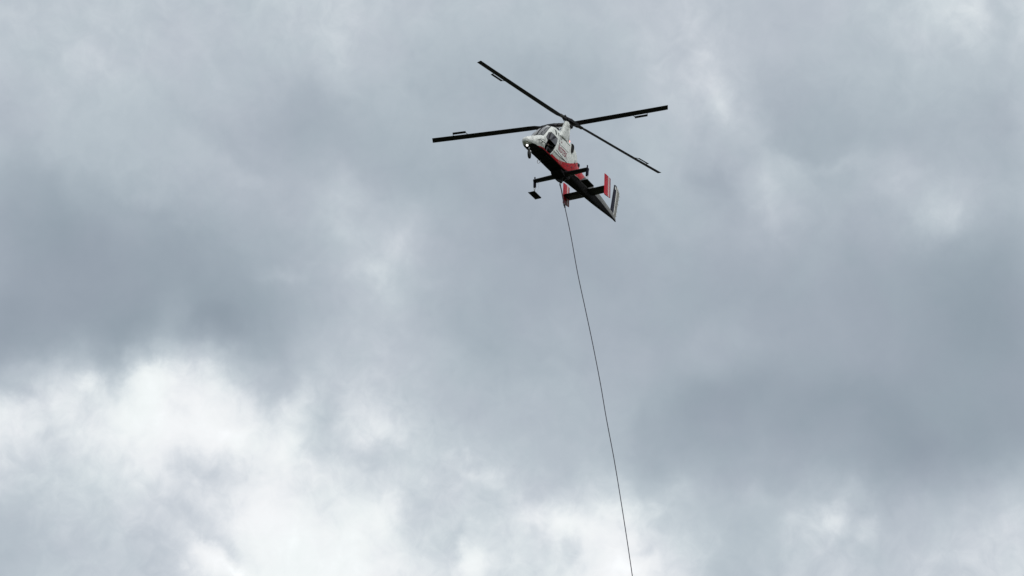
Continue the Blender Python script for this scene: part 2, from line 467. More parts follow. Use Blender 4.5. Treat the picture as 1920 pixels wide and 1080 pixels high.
def catmull(pts, per=4):
    out = []
    n = len(pts)
    for i in range(n - 1):
        p0 = pts[max(i - 1, 0)]; p1 = pts[i]; p2 = pts[i + 1]; p3 = pts[min(i + 2, n - 1)]
        for k in range(per):
            t = k / per
            out.append(tuple(0.5 * (2 * b + (c - a) * t + (2 * a - 5 * b + 4 * c - d) * t * t + (3 * b - a - 3 * c + d) * t ** 3)
                             for a, b, c, d in zip(p0, p1, p2, p3)))
    out.append(tuple(pts[-1]))
    return out


# ================================================================== the ground far below
def build_ground():
    m = bpy.data.materials.new('meadow')
    m.use_nodes = True
    t = m.node_tree
    N = NT(t)
    b = t.nodes['Principled BSDF']
    co = N.n('ShaderNodeTexCoord').outputs['Object']
    a = N.noise(co, 0.02, 8, 0.6)
    c = N.noise(co, 1.3, 6, 0.6)
    col = N.mix(N.rng(a, 0.35, 0.65), (0.022, 0.034, 0.012, 1), (0.042, 0.048, 0.020, 1))
    col = N.mix(N.rng(c, 0.3, 0.7), col, (0.030, 0.038, 0.015, 1))
    t.links.new(col, b.inputs['Base Color'])
    b.inputs['Roughness'].default_value = 0.95
    n = 64
    v = [(0, 0, 0)]
    f = []
    rr = (40, 150, 600, 2500, 9000)
    for r in rr:
        v += [(r * math.cos(2 * math.pi * k / n), r * math.sin(2 * math.pi * k / n), 0) for k in range(n)]
    for k in range(n):
        f.append((0, 1 + k, 1 + (k + 1) % n))
        for i in range(len(rr) - 1):
            p, q = 1 + i * n + k, 1 + i * n + (k + 1) % n
            f.append((p, p + n, q + n, q))
    o = link('ground', mesh('ground', v, f), None, m)
    o['kind'] = 'structure'
    o['label'] = 'dark green grassy ground far below the helicopter'


build_ground()

# ================================================================== helicopter
heli = bpy.data.objects.new('helicopter', None)
COL.objects.link(heli)
heli.location = (0, 0, ALT)
heli['label'] = 'white and red twin intermeshing rotor helicopter hovering under grey cloud with a long line'
heli['category'] = 'helicopter'

# half sections: (y, z) from the keel over the chine (index 2) and up to the spine
ST = [
    (4.76, [(0, -.02), (.02, -.018), (.035, -.01), (.04, 0), (.04, .01), (.035, .02), (.025, .028), (.012, .032), (0, .033)]),
    (4.73, [(0, -.11), (.06, -.105), (.10, -.09), (.14, .0), (.14, .05), (.115, .09), (.08, .115), (.04, .125), (0, .128)]),
    (4.63, [(0, -.15), (.09, -.145), (.16, -.12), (.235, -.01), (.23, .08), (.19, .155), (.13, .20), (.07, .222), (0, .228)]),
    (4.43, [(0, -.17), (.16, -.16), (.265, -.12), (.33, .01), (.325, .12), (.285, .24), (.2, .32), (.1, .355), (0, .365)]),
    (4.1, [(0, -.15), (.26, -.14), (.37, -.08), (.44, .06), (.455, .24), (.41, .40), (.3, .51), (.15, .56), (0, .58)]),
    (3.6, [(0, -.08), (.34, -.065), (.41, -.03), (.52, .2), (.555, .4), (.52, .6), (.4, .75), (.2, .83), (0, .86)]),
    (3.35, [(0, -.04), (.36, -.02), (.43, .03), (.55, .25), (.59, .5), (.56, .75), (.45, .92), (.22, 1.01), (0, 1.04)]),
    (3.0, [(0, 0), (.37, .015), (.44, .05), (.575, .35), (.625, .7), (.60, 1.0), (.53, 1.25), (.34, 1.44), (0, 1.50)]),
    (2.5, [(0, .02), (.37, .035), (.44, .065), (.60, .4), (.66, .85), (.645, 1.3), (.58, 1.66), (.38, 1.94), (0, 2.05)]),
    (2.0, [(0, .03), (.37, .045), (.44, .075), (.61, .45), (.67, .9), (.66, 1.4), (.60, 1.88), (.40, 2.24), (0, 2.40)]),
    (1.5, [(0, .03), (.37, .045), (.44, .075), (.61, .45), (.67, .9), (.66, 1.45), (.605, 1.96), (.39, 2.40), (0, 2.58)]),
    (1.0, [(0, .03), (.37, .045), (.44, .08), (.61, .5), (.67, .95), (.665, 1.5), (.61, 1.98), (.39, 2.42), (0, 2.60)]),
    (.5, [(0, .035), (.37, .05), (.44, .10), (.60, .55), (.665, 1.0), (.665, 1.5), (.62, 2.0), (.40, 2.30), (0, 2.40)]),
    (0, [(0, .05), (.36, .065), (.45, .20), (.59, .6), (.655, 1.0), (.665, 1.5), (.625, 2.06), (.40, 2.28), (0, 2.36)]),
    (-.5, [(0, .07), (.32, .09), (.45, .32), (.57, .65), (.64, 1.0), (.655, 1.45), (.61, 2.0), (.38, 2.22), (0, 2.30)]),
    (-.9, [(0, .10), (.28, .12), (.45, .40), (.53, .67), (.58, 1.0), (.61, 1.4), (.56, 1.86), (.34, 2.07), (0, 2.14)]),
    (-1.12, [(0, .11), (.26, .135), (.44, .425), (.50, .69), (.53, 1.0), (.535, 1.33), (.45, 1.62), (.28, 1.8), (0, 1.87)]),
    (-1.27, [(0, .12), (.25, .15), (.43, .44), (.485, .7), (.50, .98), (.475, 1.24), (.39, 1.42), (.23, 1.52), (0, 1.56)]),
    (-1.8, [(0, .15), (.22, .18), (.39, .50), (.44, .72), (.445, .95), (.41, 1.15), (.34, 1.29), (.19, 1.36), (0, 1.38)]),
    (-2.8, [(0, .2), (.16, .22), (.31, .62), (.325, .80), (.32, .98), (.305, 1.12), (.26, 1.23), (.14, 1.275), (0, 1.285)]),
    (-4.5, [(0, .3), (.11, .32), (.25, .70), (.26, .86), (.26, 1.0), (.25, 1.1), (.22, 1.18), (.12, 1.215), (0, 1.225)]),
    (-6.0, [(0, .44), (.07, .455), (.17, .66), (.18, .80), (.18, .9), (.17, .98), (.15, 1.05), (.08, 1.085), (0, 1.095)]),
    (-7.35, [(0, .575), (.03, .58), (.07, .62), (.08, .70), (.08, .79), (.078, .85), (.065, .90), (.03, .93), (0, .935)]),
    (-7.68, [(0, .60), (.015, .605), (.03, .64), (.035, .68), (.035, .72), (.033, .76), (.028, .79), (.015, .81), (0, .815)]),
]
ST = ST[::-1]                                   # ascending x
SX = [s[0] for s in ST]


def half(x):
    out = []
    for k in range(9):
        out.append((pchip(SX, [s[1][k][0] for s in ST], x), pchip(SX, [s[1][k][1] for s in ST], x)))
    return out


def side_y(x, z):
    """half width of the hull's flank at (x, z)"""
    pr = catmull(half(x)[2:], 8)
    best = pr[0][0]
    for a, b in zip(pr[:-1], pr[1:]):
        if (a[1] - z) * (b[1] - z) <= 0 and a[1] != b[1]:
            t = (z - a[1]) / (b[1] - a[1])
            return a[0] + (b[0] - a[0]) * t
    return best if z < pr[0][1] else pr[-1][0]


def hull_part(name, xs, lo, hi, m, close_flat, per=5, shrink=0.0):
    mb = MB()
    rings = []
    for x in xs:
        pr = catmull(half(x)[lo:hi + 1], per)
        if shrink:
            pr = [(max(y - shrink, 0), z) for y, z in pr]
        if close_flat:                          # upper hull: flank, spine, other flank
            ring = [Vector((x, y, z)) for y, z in pr] + [Vector((x, -y, z)) for y, z in pr[-2::-1]]
        else:                                   # keel strip between the chines
            ring = [Vector((x, y, z)) for y, z in pr] + [Vector((x, -y, z)) for y, z in pr[:0:-1]]
        rings.append(ring)
    mb.loft(rings)
    return mb.build(name, m, heli, smooth=True)


def frange(a, b, n):
    return [a + (b - a) * i / (n - 1) for i in range(n)]


nose_x = [4.76, 4.755, 4.745, 4.73, 4.71, 4.68, 4.64, 4.57, 4.48, 4.36, 4.22]
fus_x = nose_x + frange(4.1, -0.9, 61) + [-0.96, -1.02, -1.08, -1.12, -1.16, -1.2, -1.24, -1.28, -1.36] + frange(-1.45, -2.8, 14)
boom_x = frange(-2.8, -7.35, 30) + [-7.5, -7.6, -7.68]
fuselage = hull_part('fuselage', [x for x in fus_x if x < 4.4], 2, 8, M['hull'], True)
nose_cone = hull_part('nose_cone', [x for x in fus_x if x > 4.35][::1], 0, 8, M['white'], False)
belly = hull_part('belly_panel', [x for x in fus_x if x < 4.4], 0, 2, M['belly'], False)  # shade under the hull put into the colour
boom = hull_part('tail_boom', boom_x, 2, 8, M['grey'], True)
boomkeel = hull_part('tail_boom_keel', boom_x, 0, 2, M['belly'], False)  # boom's shaded lower faces painted near-black too


# ---- pilot's door opening cut into the port flank
DOOR = [(2.62, 1.50), (1.83, 1.42), (1.95, 1.05), (2.18, .50), (2.36, .12), (3.14, .09), (3.22, .3), (2.95, .85)]


def cut(o, cutter_mb, m):
    c = cutter_mb.build('cutter', m)
    mod = o.modifiers.new('cut', 'BOOLEAN')
    mod.operation = 'DIFFERENCE'
    mod.solver = 'EXACT'
    mod.object = c
    try:
        mod.material_mode = 'TRANSFER'
    except Exception:
        pass
    c.parent = heli
    bpy.context.view_layer.update()
    dg = bpy.context.evaluated_depsgraph_get()
    me = bpy.data.meshes.new_from_object(o.evaluated_get(dg))
    o.modifiers.clear()
    o.data = me
    bpy.data.objects.remove(c, do_unlink=True)


mb = MB()
mb.prism(DOOR, 1, -0.32, 1.0)
cut(fuselage, mb, M['cabin'])


def flank_patch(name, poly, m, parent, off=0.008, thick=0.02, n=14, sgn=1):
    """a thin curved panel on the flank: poly (x, z) corners, sampled on the hull and given thickness"""
    bm = bmesh.new()
    vs = [bm.verts.new((p[0], 0, p[1])) for p in poly]
    bm.faces.new(vs)
    lox, hix = min(p[0] for p in poly), max(p[0] for p in poly)
    loz, hiz = min(p[1] for p in poly), max(p[1] for p in poly)
    for i in range(1, n):
        q = lox + (hix - lox) * i / n
        bmesh.ops.bisect_plane(bm, geom=bm.verts[:] + bm.edges[:] + bm.faces[:], plane_co=(q, 0, 0), plane_no=(1, 0, 0))
        q = loz + (hiz - loz) * i / n
        bmesh.ops.bisect_plane(bm, geom=bm.verts[:] + bm.edges[:] + bm.faces[:], plane_co=(0, 0, q), plane_no=(0, 0, 1))
    for v in bm.verts:
        v.co.y = side_y(v.co.x, v.co.z) + off
    r = bmesh.ops.extrude_face_region(bm, geom=bm.faces[:])
    for v in [g for g in r['geom'] if isinstance(g, bmesh.types.BMVert)]:
        v.co.y -= thick
    if sgn < 0:
        for v in bm.verts:
            v.co.y *= -1
    bmesh.ops.recalc_face_normals(bm, faces=bm.faces)
    me = bpy.data.meshes.new(name)
    bm.to_mesh(me); bm.free()
    return link(name, me, parent, m)


def flank_line(name, pts, r, m, parent, off=0.004, n=10, sgn=1):
    """a thin bead or gap that follows the flank through (x, z) points"""
    P = []
    for a, b in zip(pts[:-1], pts[1:]):
        for k in range(n):
            x = a[0] + (b[0] - a[0]) * k / n; z = a[1] + (b[1] - a[1]) * k / n
            P.append((x, sgn * (side_y(x, z) + off), z))
    P.append((pts[-1][0], sgn * (side_y(*pts[-1]) + off), pts[-1][1]))
    mb = MB(); mb.tube(P, r, 6)
    return mb.build(name, m, parent)


# the door: bubble window over the upper half, frame round the opening
door = flank_line('door_frame', [(2.62, 1.50), (1.83, 1.42), (1.95, 1.05), (2.18, .50), (2.36, .12)], 0.036, M['white'], heli, off=0.012)
win = flank_patch('door_window', [(2.60, 1.47), (1.86, 1.40), (1.97, 1.05), (2.10, .80), (2.90, .86)], M['bubble'], door, off=0.03, thick=0.02)
flank_line('window_bar', [(2.62, 1.50), (2.95, .85), (3.2, .3)], 0.022, M['black'], door, off=0.012)
flank_patch('quarter_window', [(3.16, .86), (2.84, 1.36), (2.72, 1.43), (3.02, .72)], M['bubble'], heli, off=0.006)
flank_patch('quarter_window', [(3.16, .86), (2.84, 1.36), (2.72, 1.43), (3.02, .72)], M['bubble'], heli, off=0.006, sgn=-1)
flank_patch('door_window', [(2.60, 1.47), (1.86, 1.40), (1.97, 1.05), (2.10, .80), (2.90, .86)], M['bubble'], heli, off=0.012, sgn=-1)


# ---- windscreen: two panes either side of a dark centre post
def screen_point(x, yy):
    """point on the hull at station x, lateral fraction via y on the upper contour"""
    pr = catmull(half(x)[2:], 8)
    top = [p for p in pr]
    best = None
    for a, b in zip(top[len(top) // 2:-1], top[len(top) // 2 + 1:]):
        if (a[0] - yy) * (b[0] - yy) <= 0 and a[0] != b[0]:
            t = (yy - a[0]) / (b[0] - a[0])
            best = a[1] + (b[1] - a[1]) * t
    return best if best is not None else top[-1][1]


def pane(name, x0, x1, y0f, y1f, sgn, m):
    NX, NY = 14, 8
    def grid(off):
        g = []
        for i in range(NX + 1):
            x = x0 + (x1 - x0) * i / NX
            a, b = y0f(i / NX), y1f(i / NX)
            for j in range(NY + 1):
                y = a + (b - a) * j / NY
                g.append(Vector((x + off * .7, sgn * y, screen_point(x, y) + off * .7)))
        return g
    v = grid(0.012) + grid(-0.02)
    k = (NX + 1) * (NY + 1)
    idx = lambda i, j: i * (NY + 1) + j
    f = []
    for i in range(NX):
        for j in range(NY):
            q = (idx(i, j), idx(i + 1, j), idx(i + 1, j + 1), idx(i, j + 1))
            f.append(q); f.append(tuple(c + k for c in q[::-1]))
    for i in range(NX):
        for j in (0, NY):
            a, b = idx(i, j), idx(i + 1, j)
            f.append((a, b, b + k, a + k))
    for j in range(NY):
        for i in (0, NX):
            a, b = idx(i, j), idx(i, j + 1)
            f.append((a, b, b + k, a + k))
    return link(name, mesh(name, v, f), heli, m, smooth=False)


for sgn in (1, -1):
    pane('windscreen_pane', 3.34, 2.26, lambda t: 0.035, lambda t: 0.47 - 0.10 * t + 0.05 * math.sin(t * 3.14), sgn, M['glass'])
mb = MB()
mb.tube([(x + .012, 0, half(x)[8][1] + .012) for x in frange(3.36, 2.24, 12)], 0.032, 8)
mb.build('windscreen_post', M['black'], heli, smooth=True)

for sgn in (1, -1):
    flank_line('window_seal', [(3.16, .86), (2.84, 1.36), (2.72, 1.43), (3.02, .72), (3.16, .86)], 0.016, M['black'], heli, off=0.01, n=6, sgn=sgn)
    mb = MB()
    P = []
    for i in range(15):
        t = i / 14
        y = 0.48 - 0.10 * t + 0.05 * math.sin(t * 3.14); x = 3.36 + (2.24 - 3.36) * t
        P.append((x + .01, sgn * y, screen_point(x, y) + .01))
    mb.tube(P, .018, 6)
    mb.build('windscreen_seal', M['line'], heli)
mb = MB()
P = []
for i in range(21):
    y = -.46 + .92 * i / 20
    P.append((3.375, y, screen_point(3.36, abs(y)) + .012))
mb.tube(P, .020, 6)
mb.build('windscreen_sill', M['line'], heli)

# ---- lettering on the flank
cu = bpy.data.curves.new('lettering', 'FONT')
cu.body = 'ROTEX'
cu.size = 1.0
cu.offset = 0.028
tmp = bpy.data.objects.new('lettering_source', cu)
COL.objects.link(tmp)
bpy.context.view_layer.update()
me = bpy.data.meshes.new_from_object(tmp.evaluated_get(bpy.context.evaluated_depsgraph_get()))
bpy.data.objects.remove(tmp, do_unlink=True)
xs_ = [v.co.x for v in me.vertices]; ys_ = [v.co.y for v in me.vertices]
bm = bmesh.new(); bm.from_mesh(me)
for i in range(1, 16):
    q = min(xs_) + (max(xs_) - min(xs_)) * i / 16
    bmesh.ops.bisect_plane(bm, geom=bm.verts[:] + bm.edges[:] + bm.faces[:], plane_co=(q, 0, 0), plane_no=(1, 0, 0))
for i in range(1, 6):
    q = min(ys_) + (max(ys_) - min(ys_)) * i / 6
    bmesh.ops.bisect_plane(bm, geom=bm.verts[:] + bm.edges[:] + bm.faces[:], plane_co=(0, q, 0), plane_no=(0, 1, 0))
for v in bm.verts:
    u = (v.co.x - min(xs_)) / (max(xs_) - min(xs_)); w = (v.co.y - min(ys_)) / (max(ys_) - min(ys_))
    x = 1.70 - 1.13 * u; z = 0.71 + 0.40 * w - 0.02 * u
    v.co = (x, side_y(x, z) + 0.008, z)
bmesh.ops.recalc_face_normals(bm, faces=bm.faces)
bm.to_mesh(me); bm.free()
link('lettering', me, fuselage, M['letter'])['label'] = 'red word ROTEX painted on the white flank'
flank_line('lettering_stripe', [(1.62, 1.20), (.42, 1.22)], 0.012, M['navy'], fuselage)

# ---- panel gaps, vents and markings of the port flank
flank_line('panel_gap', [(2.28, .42), (1.5, .42), (0.75, .50)], 0.016, M['line'], fuselage)
flank_line('panel_gap', [(1.95, .62), (1.2, .53), (0.4, .52)], 0.014, M['line'], fuselage)
flank_line('panel_gap', [(1.12, 1.90), (0.2, 1.82)], 0.019, M['line'], fuselage)
flank_line('panel_gap', [(1.42, 1.95), (1.5, 1.55), (1.62, 1.35)], 0.016, M['line'], fuselage)
flank_line('panel_gap', [(-.55, 1.2), (-.62, .98), (-.72, .86)], 0.016, M['line'], fuselage)
flank_line('panel_gap', [(4.05, .22), (3.7, .46), (3.3, .56)], 0.014, M['line'], fuselage)
flank_line('panel_gap', [(3.3, .35), (3.3, .8)], 0.014, M['line'], fuselage)
flank_patch('roof_vent', [(2.06, 2.02), (1.86, 2.02), (1.90, 1.68), (2.03, 1.64)], M['line'], fuselage, n=5)
flank_patch('roof_vent', [(1.70, 1.96), (1.57, 1.96), (1.59, 1.74), (1.68, 1.72)], M['line'], fuselage, n=5)
flank_patch('latch', [(1.30, 1.86), (1.20, 1.86), (1.24, 1.64), (1.32, 1.64)], M['black'], fuselage, n=4)
flank_patch('latch', [(1.62, 1.30), (1.52, 1.28), (1.54, 1.16), (1.62, 1.18)], M['line'], fuselage, n=4)
flank_patch('marking', [(1.36, 1.52), (1.28, 1.52), (1.28, 1.40), (1.36, 1.40)], M['darkred'], fuselage, n=3)
for x in (1.34, 1.17, 1.00):
    flank_patch('drain_slot', [(x, .37), (x - .045, .37), (x - .045, .14), (x, .14)], M['pale'], fuselage, n=4)
for x, z, s in ((-.25, .55, .10), (.25, .42, .07), (-.45, .95, .08), (-1.05, .8, .09), (-.85, .62, .06)):
    flank_patch('access_hatch', [(x, z + s), (x - s * 1.4, z + s), (x - s * 1.4, z), (x, z)], M['darkred'], fuselage, n=3, off=0.006)
mb = MB()
mb.tube([(3.92, .50, .26), (3.9, .60, .27), (3.3, .68, .30), (3.02, .69, .33)], 0.020, 8)
mb.box((3.62, .57, .27), (.05, .16, .04))
mb.build('grab_rail', M['line'], heli)

flank_line('chine_strip', [(-.35, .27), (-1.3, .46), (-1.75, .51)], 0.035, M['grey'], fuselage)
# ---- exhaust outlet, tail pipe, beacon, mast
mb = MB()
ring = []
for k in range(24):
    a = 2 * math.pi * k / 24
    ring.append((-.06 + .085 * math.cos(a) - .09 * math.sin(a), 1.80 + .40 * math.sin(a)))
def duct(dy, s):
    out = []
    for x, z in ring:
        X, Z = -.06 + (x + .06) * s, 1.80 + (z - 1.80) * s
        out.append(Vector((X - dy * .6, side_y(max(X, -.9), Z) + dy, Z)))
    return out
mb.loft([duct(-.12, .95), duct(.03, 1.0), duct(.10, .92), duct(.10, .80), duct(-.05, .75)])
mb.build('side_exhaust', M['belly'], heli, smooth=True)
mb = MB()
mb.lathe((-1.15, .12, 1.52), (-1, 0.05, .06), [(0, .20), (.3, .21), (.62, .19), (.66, .21), (.66, .17), (.3, .16)], 20)
mb.build('tail_pipe', M['black'], heli, smooth=True)
mb = MB()
mb.tube([(-1.42, .2, 1.5), (-1.46, .2, 1.9)], [.03, .012], 8)
mb.build('whip_antenna', M['darkred'], heli)
mb = MB()
mb.lathe((.08, .52, 2.14), (0, .5, 1), [(0, .07), (.05, .07), (.05, .055), (.11, .05), (.15, .02)], 14)
mb.build('beacon_light', M['beacon'], heli, smooth=True)
mb = MB()
mb.lathe((4.43, .02, -.25), (.75, .2, -.4), [(-.08, .04), (.0, .066), (.06, .072)], 18)
hl = mb.build('landing_light', M['black'], heli, smooth=True)
mb = MB()
mb.lathe((4.43, .02, -.25), (.75, .2, -.4), [(.062, .068), (.085, .06), (.10, .035)], 18)
mb.build('lamp_lens', M['lamp'], hl, smooth=True)

# ---- rotor pylons
for s in (1, -1):
    mb = MB()
    rings = []
    for t in frange(0, 1, 9):
        z = 1.86 + 1.36 * t
        xf = 1.52 - .66 * t ** .8; xa = .24 + .06 * t
        yc = .50 + .14 * t; w = .19 - .06 * t
        xm = xf - (xf - xa) * .35
        r = []
        for k in range(22):
            a = 2 * math.pi * k / 22
            cx, sy = math.cos(a), math.sin(a)
            x = xm + cx * ((xf - xm) if cx > 0 else (xm - xa))
            y = w * (abs(sy) ** .8) * (1 if sy > 0 else -1) * (1 if cx > -.2 else .85)
            r.append(Vector((x, s * (yc + y), z)))
        rings.append(r)
    mb.loft(rings)
    py = mb.build('rotor_pylon', M['pylon'], heli, smooth=True)
    mb = MB()
    mb.tube([(.225, s * .56, 1.95), (.285, s * .66, 3.16)], [.05, .04], 8)
    mb.build('trailing_edge', M['white'], py, smooth=True)

# ---- rotors: port one turns one way, starboard one the other; two blades each, with servo flaps
HX, HY, HZ = 0.193, 0.690, 3.521
CANT, RAKE, CONE, PSI, BLR = 0.237, -0.051, 0.030, 0.424, 7.365


def blade_frame(sgn, ang, e):
    ax = Vector((math.sin(RAKE), sgn * math.sin(CANT), 1.0)).normalized()
    d = Vector((-math.cos(ang), math.sin(ang), 0))
    d = (d - ax * d.dot(ax)).normalized() * e
    lead = ax.cross(d).normalized() * sgn          # direction of travel
    return ax, d, lead


PITCH = {(1, 1): 9, (1, -1): 3, (-1, 1): 6, (-1, -1): -6}
for sgn in (1, -1):
    ang = PSI if sgn > 0 else math.pi / 2 - PSI
    ax, _, _ = blade_frame(sgn, ang, 1)
    H = Vector((HX, sgn * HY, HZ))
    # hub: mast, swash plate, teetering yoke, pitch rods
    mb = MB()
    mb.lathe(H, ax, [(-.62, .10), (-.40, .10), (-.38, .21), (-.30, .21), (-.28, .09), (-.1, .09), (-.08, .15), (.10, .15), (.13, .07), (.2, .05)], 18)
    hub = mb.build('rotor_hub', M['black'], heli, smooth=False)
    mb = MB()
    _, d, ld = blade_frame(sgn, ang, 1)
    mb.loft([[H + d * q + ld * a * wd + ax * b * .075 for a, b in ((-1, -1), (1, -1), (1, 1), (-1, 1))]
             for q, wd in ((-.62, .11), (-.42, .15), (-.2, .20), (.2, .20), (.42, .15), (.62, .11))])
    for e in (1, -1):
        mb.box(H + d * e * .5 + ax * .09, (.12, .12, .12))
        mb.tube([H - ax * .34 + ld * .17 * e, H + d * e * .45 + ld * .17 * e], .025, 6)
        mb.tube([H - ax * .34 - ld * .19 * e, H + d * e * .6 - ld * .14 * e], .022, 6)
        mb.tube([H + d * e * .62 + ld * .13 + ax * .02, H + d * e * .62 - ld * .16 + ax * .10], .035, 6)
    mb.build('teeter_yoke', M['black'], hub)
    for e in (1, -1):
        ax, d, ld = blade_frame(sgn, ang, e)
        p0 = rad(PITCH[(sgn, e)])
        ROW = [(.5, .20, .07), (.75, .26, .065), (1.0, .37, .06), (1.4, .40, .05), (3.5, .40, .045), (5.2, .40, .04), (6.6, .40, .036), (7.34, .40, .03), (7.365, .385, .02)]
        rings, frames = [], []
        for r, c, th in ROW:
            cone = CONE * (0.75 + 0.25 * r / BLR)
            P = H + d * r * math.cos(cone) + ax * (r * math.sin(cone))
            pit = p0 + rad(3.0) * (0.75 - r / BLR)
            u = ld * math.cos(pit) + ax * math.sin(pit)
            nn = ax * math.cos(pit) - ld * math.sin(pit)
            prof = [(.30, 0), (.24, .8), (.08, 1.0), (-.2, .75), (-.55, .3), (-.70, .06), (-.70, -.06), (-.55, -.2), (-.2, -.55), (.08, -.8), (.24, -.65)]
            rings.append([P + u * (a * c) + nn * (b * th * .5) for a, b in prof])
        mb = MB(); mb.loft(rings)
        bl = mb.build('rotor_blade', M['blade'], heli)
        # worn cuff near the root
        mb = MB()
        P = H + d * 1.0 + ax * .03
        mb.loft([[H + d * r + ax * (r * math.sin(CONE) * .75) + ld * a * w + ax * b * .05 for a, b in ((-1, -1), (1, -1), (1, 1), (-1, 1))]
                 for r, w in ((.52, .09), (.70, .12), (.92, .10))])
        mb.build('blade_cuff', M['bladeroot'], bl)
        # servo flap on two brackets behind the trailing edge
        mb = MB()
        rr = frange(.715 * BLR, .825 * BLR, 2)
        u = ld * math.cos(p0) + ax * math.sin(p0)
        for r, back in ((rr[0] - .10, 0), (rr[1] - .02, 1)):
            P = H + d * r * math.cos(CONE) + ax * (r * math.sin(CONE) - .0)
            mb.tube([P - u * .25, P + (d * .10 if not back else Vector((0, 0, 0))) - u * .42], .02, 6)
        mb.loft([[H + d * r * math.cos(CONE) + ax * (r * math.sin(CONE) + b) - u * (.425 + a) for a, b in ((-.07, 0), (0, .02), (.12, .004), (.12, -.004), (0, -.02))] for r in rr])
        mb.build('servo_flap', M['blade'], bl)
mb = MB()
mb.tube([(1.0, -.55, 2.72), (.55, -.05, 2.95), (.3, .45, 3.05)], .035, 8)
mb.tube([(.75, -.45, 2.85), (.5, .35, 3.0)], .02, 6)
mb.box((.62, -.22, 2.80), (.34, .5, .28))
mb.tube([(1.35, -.35, 2.55), (1.25, -.4, 2.85), (.6, -.6, 3.1)], .045, 8)
mb.build('rotor_control_linkage', M['black'], heli)
mb = MB()
mb.lathe((.70, .16, 2.86), (.6, .5, -.1), [(0, .05), (.06, .05)], 12)
mb.tube([(.9, -.15, 2.93), (.55, .36, 3.04)], .018, 6)
mb.build('linkage_rod', M['oleo'], heli)

# ---- main landing gear: cantilever beams, struts, bear-paw pads
for s in (1, -1):
    mb = MB()
    rings = []
    for y, c, th in ((.30, .62, .26), (.6, .50, .20), (1.0, .48, .18), (1.70, .44, .16), (1.80, .40, .14)):
        rings.append([Vector((a * c * .5, s * y, .0 + b * th * .5)) for a, b in ((1, 0), (.85, .6), (.4, 1), (-.4, .9), (-1, .1), (-1, -.1), (-.4, -.9), (.4, -1), (.85, -.6))])
    mb.loft(rings)
    g = mb.build('gear_beam', M['black'], heli)
    mb = MB()
    y = s * 1.79
    mb.tube([(0, y, .30), (0, y, .28), (0, y, .05), (-.0, y, .04), (.0, y * .995, -.42)], [.03, .042, .042, .095, .09], 12)
    mb.box((.0, y, .03), (.22, .13, .13))
    mb.build('shock_strut', M['navy'], g)
    mb = MB()
    mb.tube([(.0, y + .05 * s, -.42), (-.05, y + .05 * s, -.84)], .024, 6)
    mb.tube([(.0, y - .06 * s, -.42), (.06, y - .05 * s, -.62), (-.05, y - .03 * s, -.84)], .024, 6)
    mb.tube([(-.12, y - .15 * s, -.05), (-.16, y - .2 * s, -.4), (-.1, y - .1 * s, -.80)], .008, 6)
    mb.build('torque_link', M['oleo'], g)
    mb = MB()
    mb.box((-.05, y, -.945), (.94, .40, .035))
    mb.box((-.02, y, -.87), (.34, .18, .13))
    mb.box((-.05, y - .205, -.925), (.94, .012, .05))
    mb.box((-.05, y + .205, -.925), (.94, .012, .05))
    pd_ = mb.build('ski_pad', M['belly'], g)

# ---- belly fittings: gusset, hook trolley, hook, ring
mb = MB()
mb.prism([(.75, .06), (.62, -.16), (.35, -.26), (-.25, -.24), (-.55, -.05), (-.6, .1)], 1, -.36, .36)
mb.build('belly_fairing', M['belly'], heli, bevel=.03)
mb = MB()
mb.tube([(.15, -.34, -.18), (.15, -.22, -.32), (.15, 0, -.38), (.15, .22, -.32), (.15, .34, -.18)], .03, 8)
mb.tube([(-.12, -.34, -.18), (-.12, -.22, -.32), (-.12, 0, -.38), (-.12, .22, -.32), (-.12, .34, -.18)], .03, 8)
hk = mb.build('hook_rail', M['steel'], heli)
mb = MB()
mb.box((.02, -.02, -.42), (.30, .14, .12))
mb.tube([(.02, -.02, -.46), (.02, -.02, -.56), (.09, -.02, -.62), (.02, -.02, -.68), (-.06, -.02, -.62)], .03, 8)
mb.build('cargo_hook', M['steel'], hk)
mb = MB()
tor = []
for k in range(20):
    a = 2 * math.pi * k / 20
    tor.append((2.12 + .02 * math.cos(a), -.42 + .12 * math.cos(a), -.02 + .13 * math.sin(a)))
mb.tube(tor + [tor[0]], .018, 6)
mb.build('tie_down_ring', M['oleo'], heli)
for x in frange(3.6, .9, 7):
    mb = MB(); mb.box((x, -.02, half(x)[0][1] - .010), (.045, .5, .024))
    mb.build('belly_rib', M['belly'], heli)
for c, d in (((2.3, .2, .0), (.5, .22, .06)), ((1.35, -.12, .02), (.36, .3, .05))):
    mb = MB(); mb.box(c, d)
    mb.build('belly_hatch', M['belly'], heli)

# ---- nose wheel
mb = MB()
mb.tube([(4.16, 0, -.1), (4.14, 0, -.42)], [.05, .03], 10)
mb.tube([(4.14, .0, -.40), (4.12, .09, -.46), (4.11, .10, -.68)], .022, 8)
ng = mb.build('nose_gear_leg', M['oleo'], heli, smooth=True)
mb = MB()
wa = Vector((-.28, .95, 0)).normalized()
mb.lathe(Vector((4.11, 0, -.69)), wa, [(-.07, .10), (-.075, .20), (-.05, .25), (0, .262), (.05, .25), (.075, .20), (.07, .10)], 26)
nw = mb.build('nose_wheel', M['rubber'], ng, smooth=True)
mb = MB()
mb.lathe(Vector((4.11, 0, -.69)), wa, [(-.09, .03), (-.085, .095), (.085, .095), (.09, .03)], 16)
mb.build('wheel_rim', M['steel'], ng)


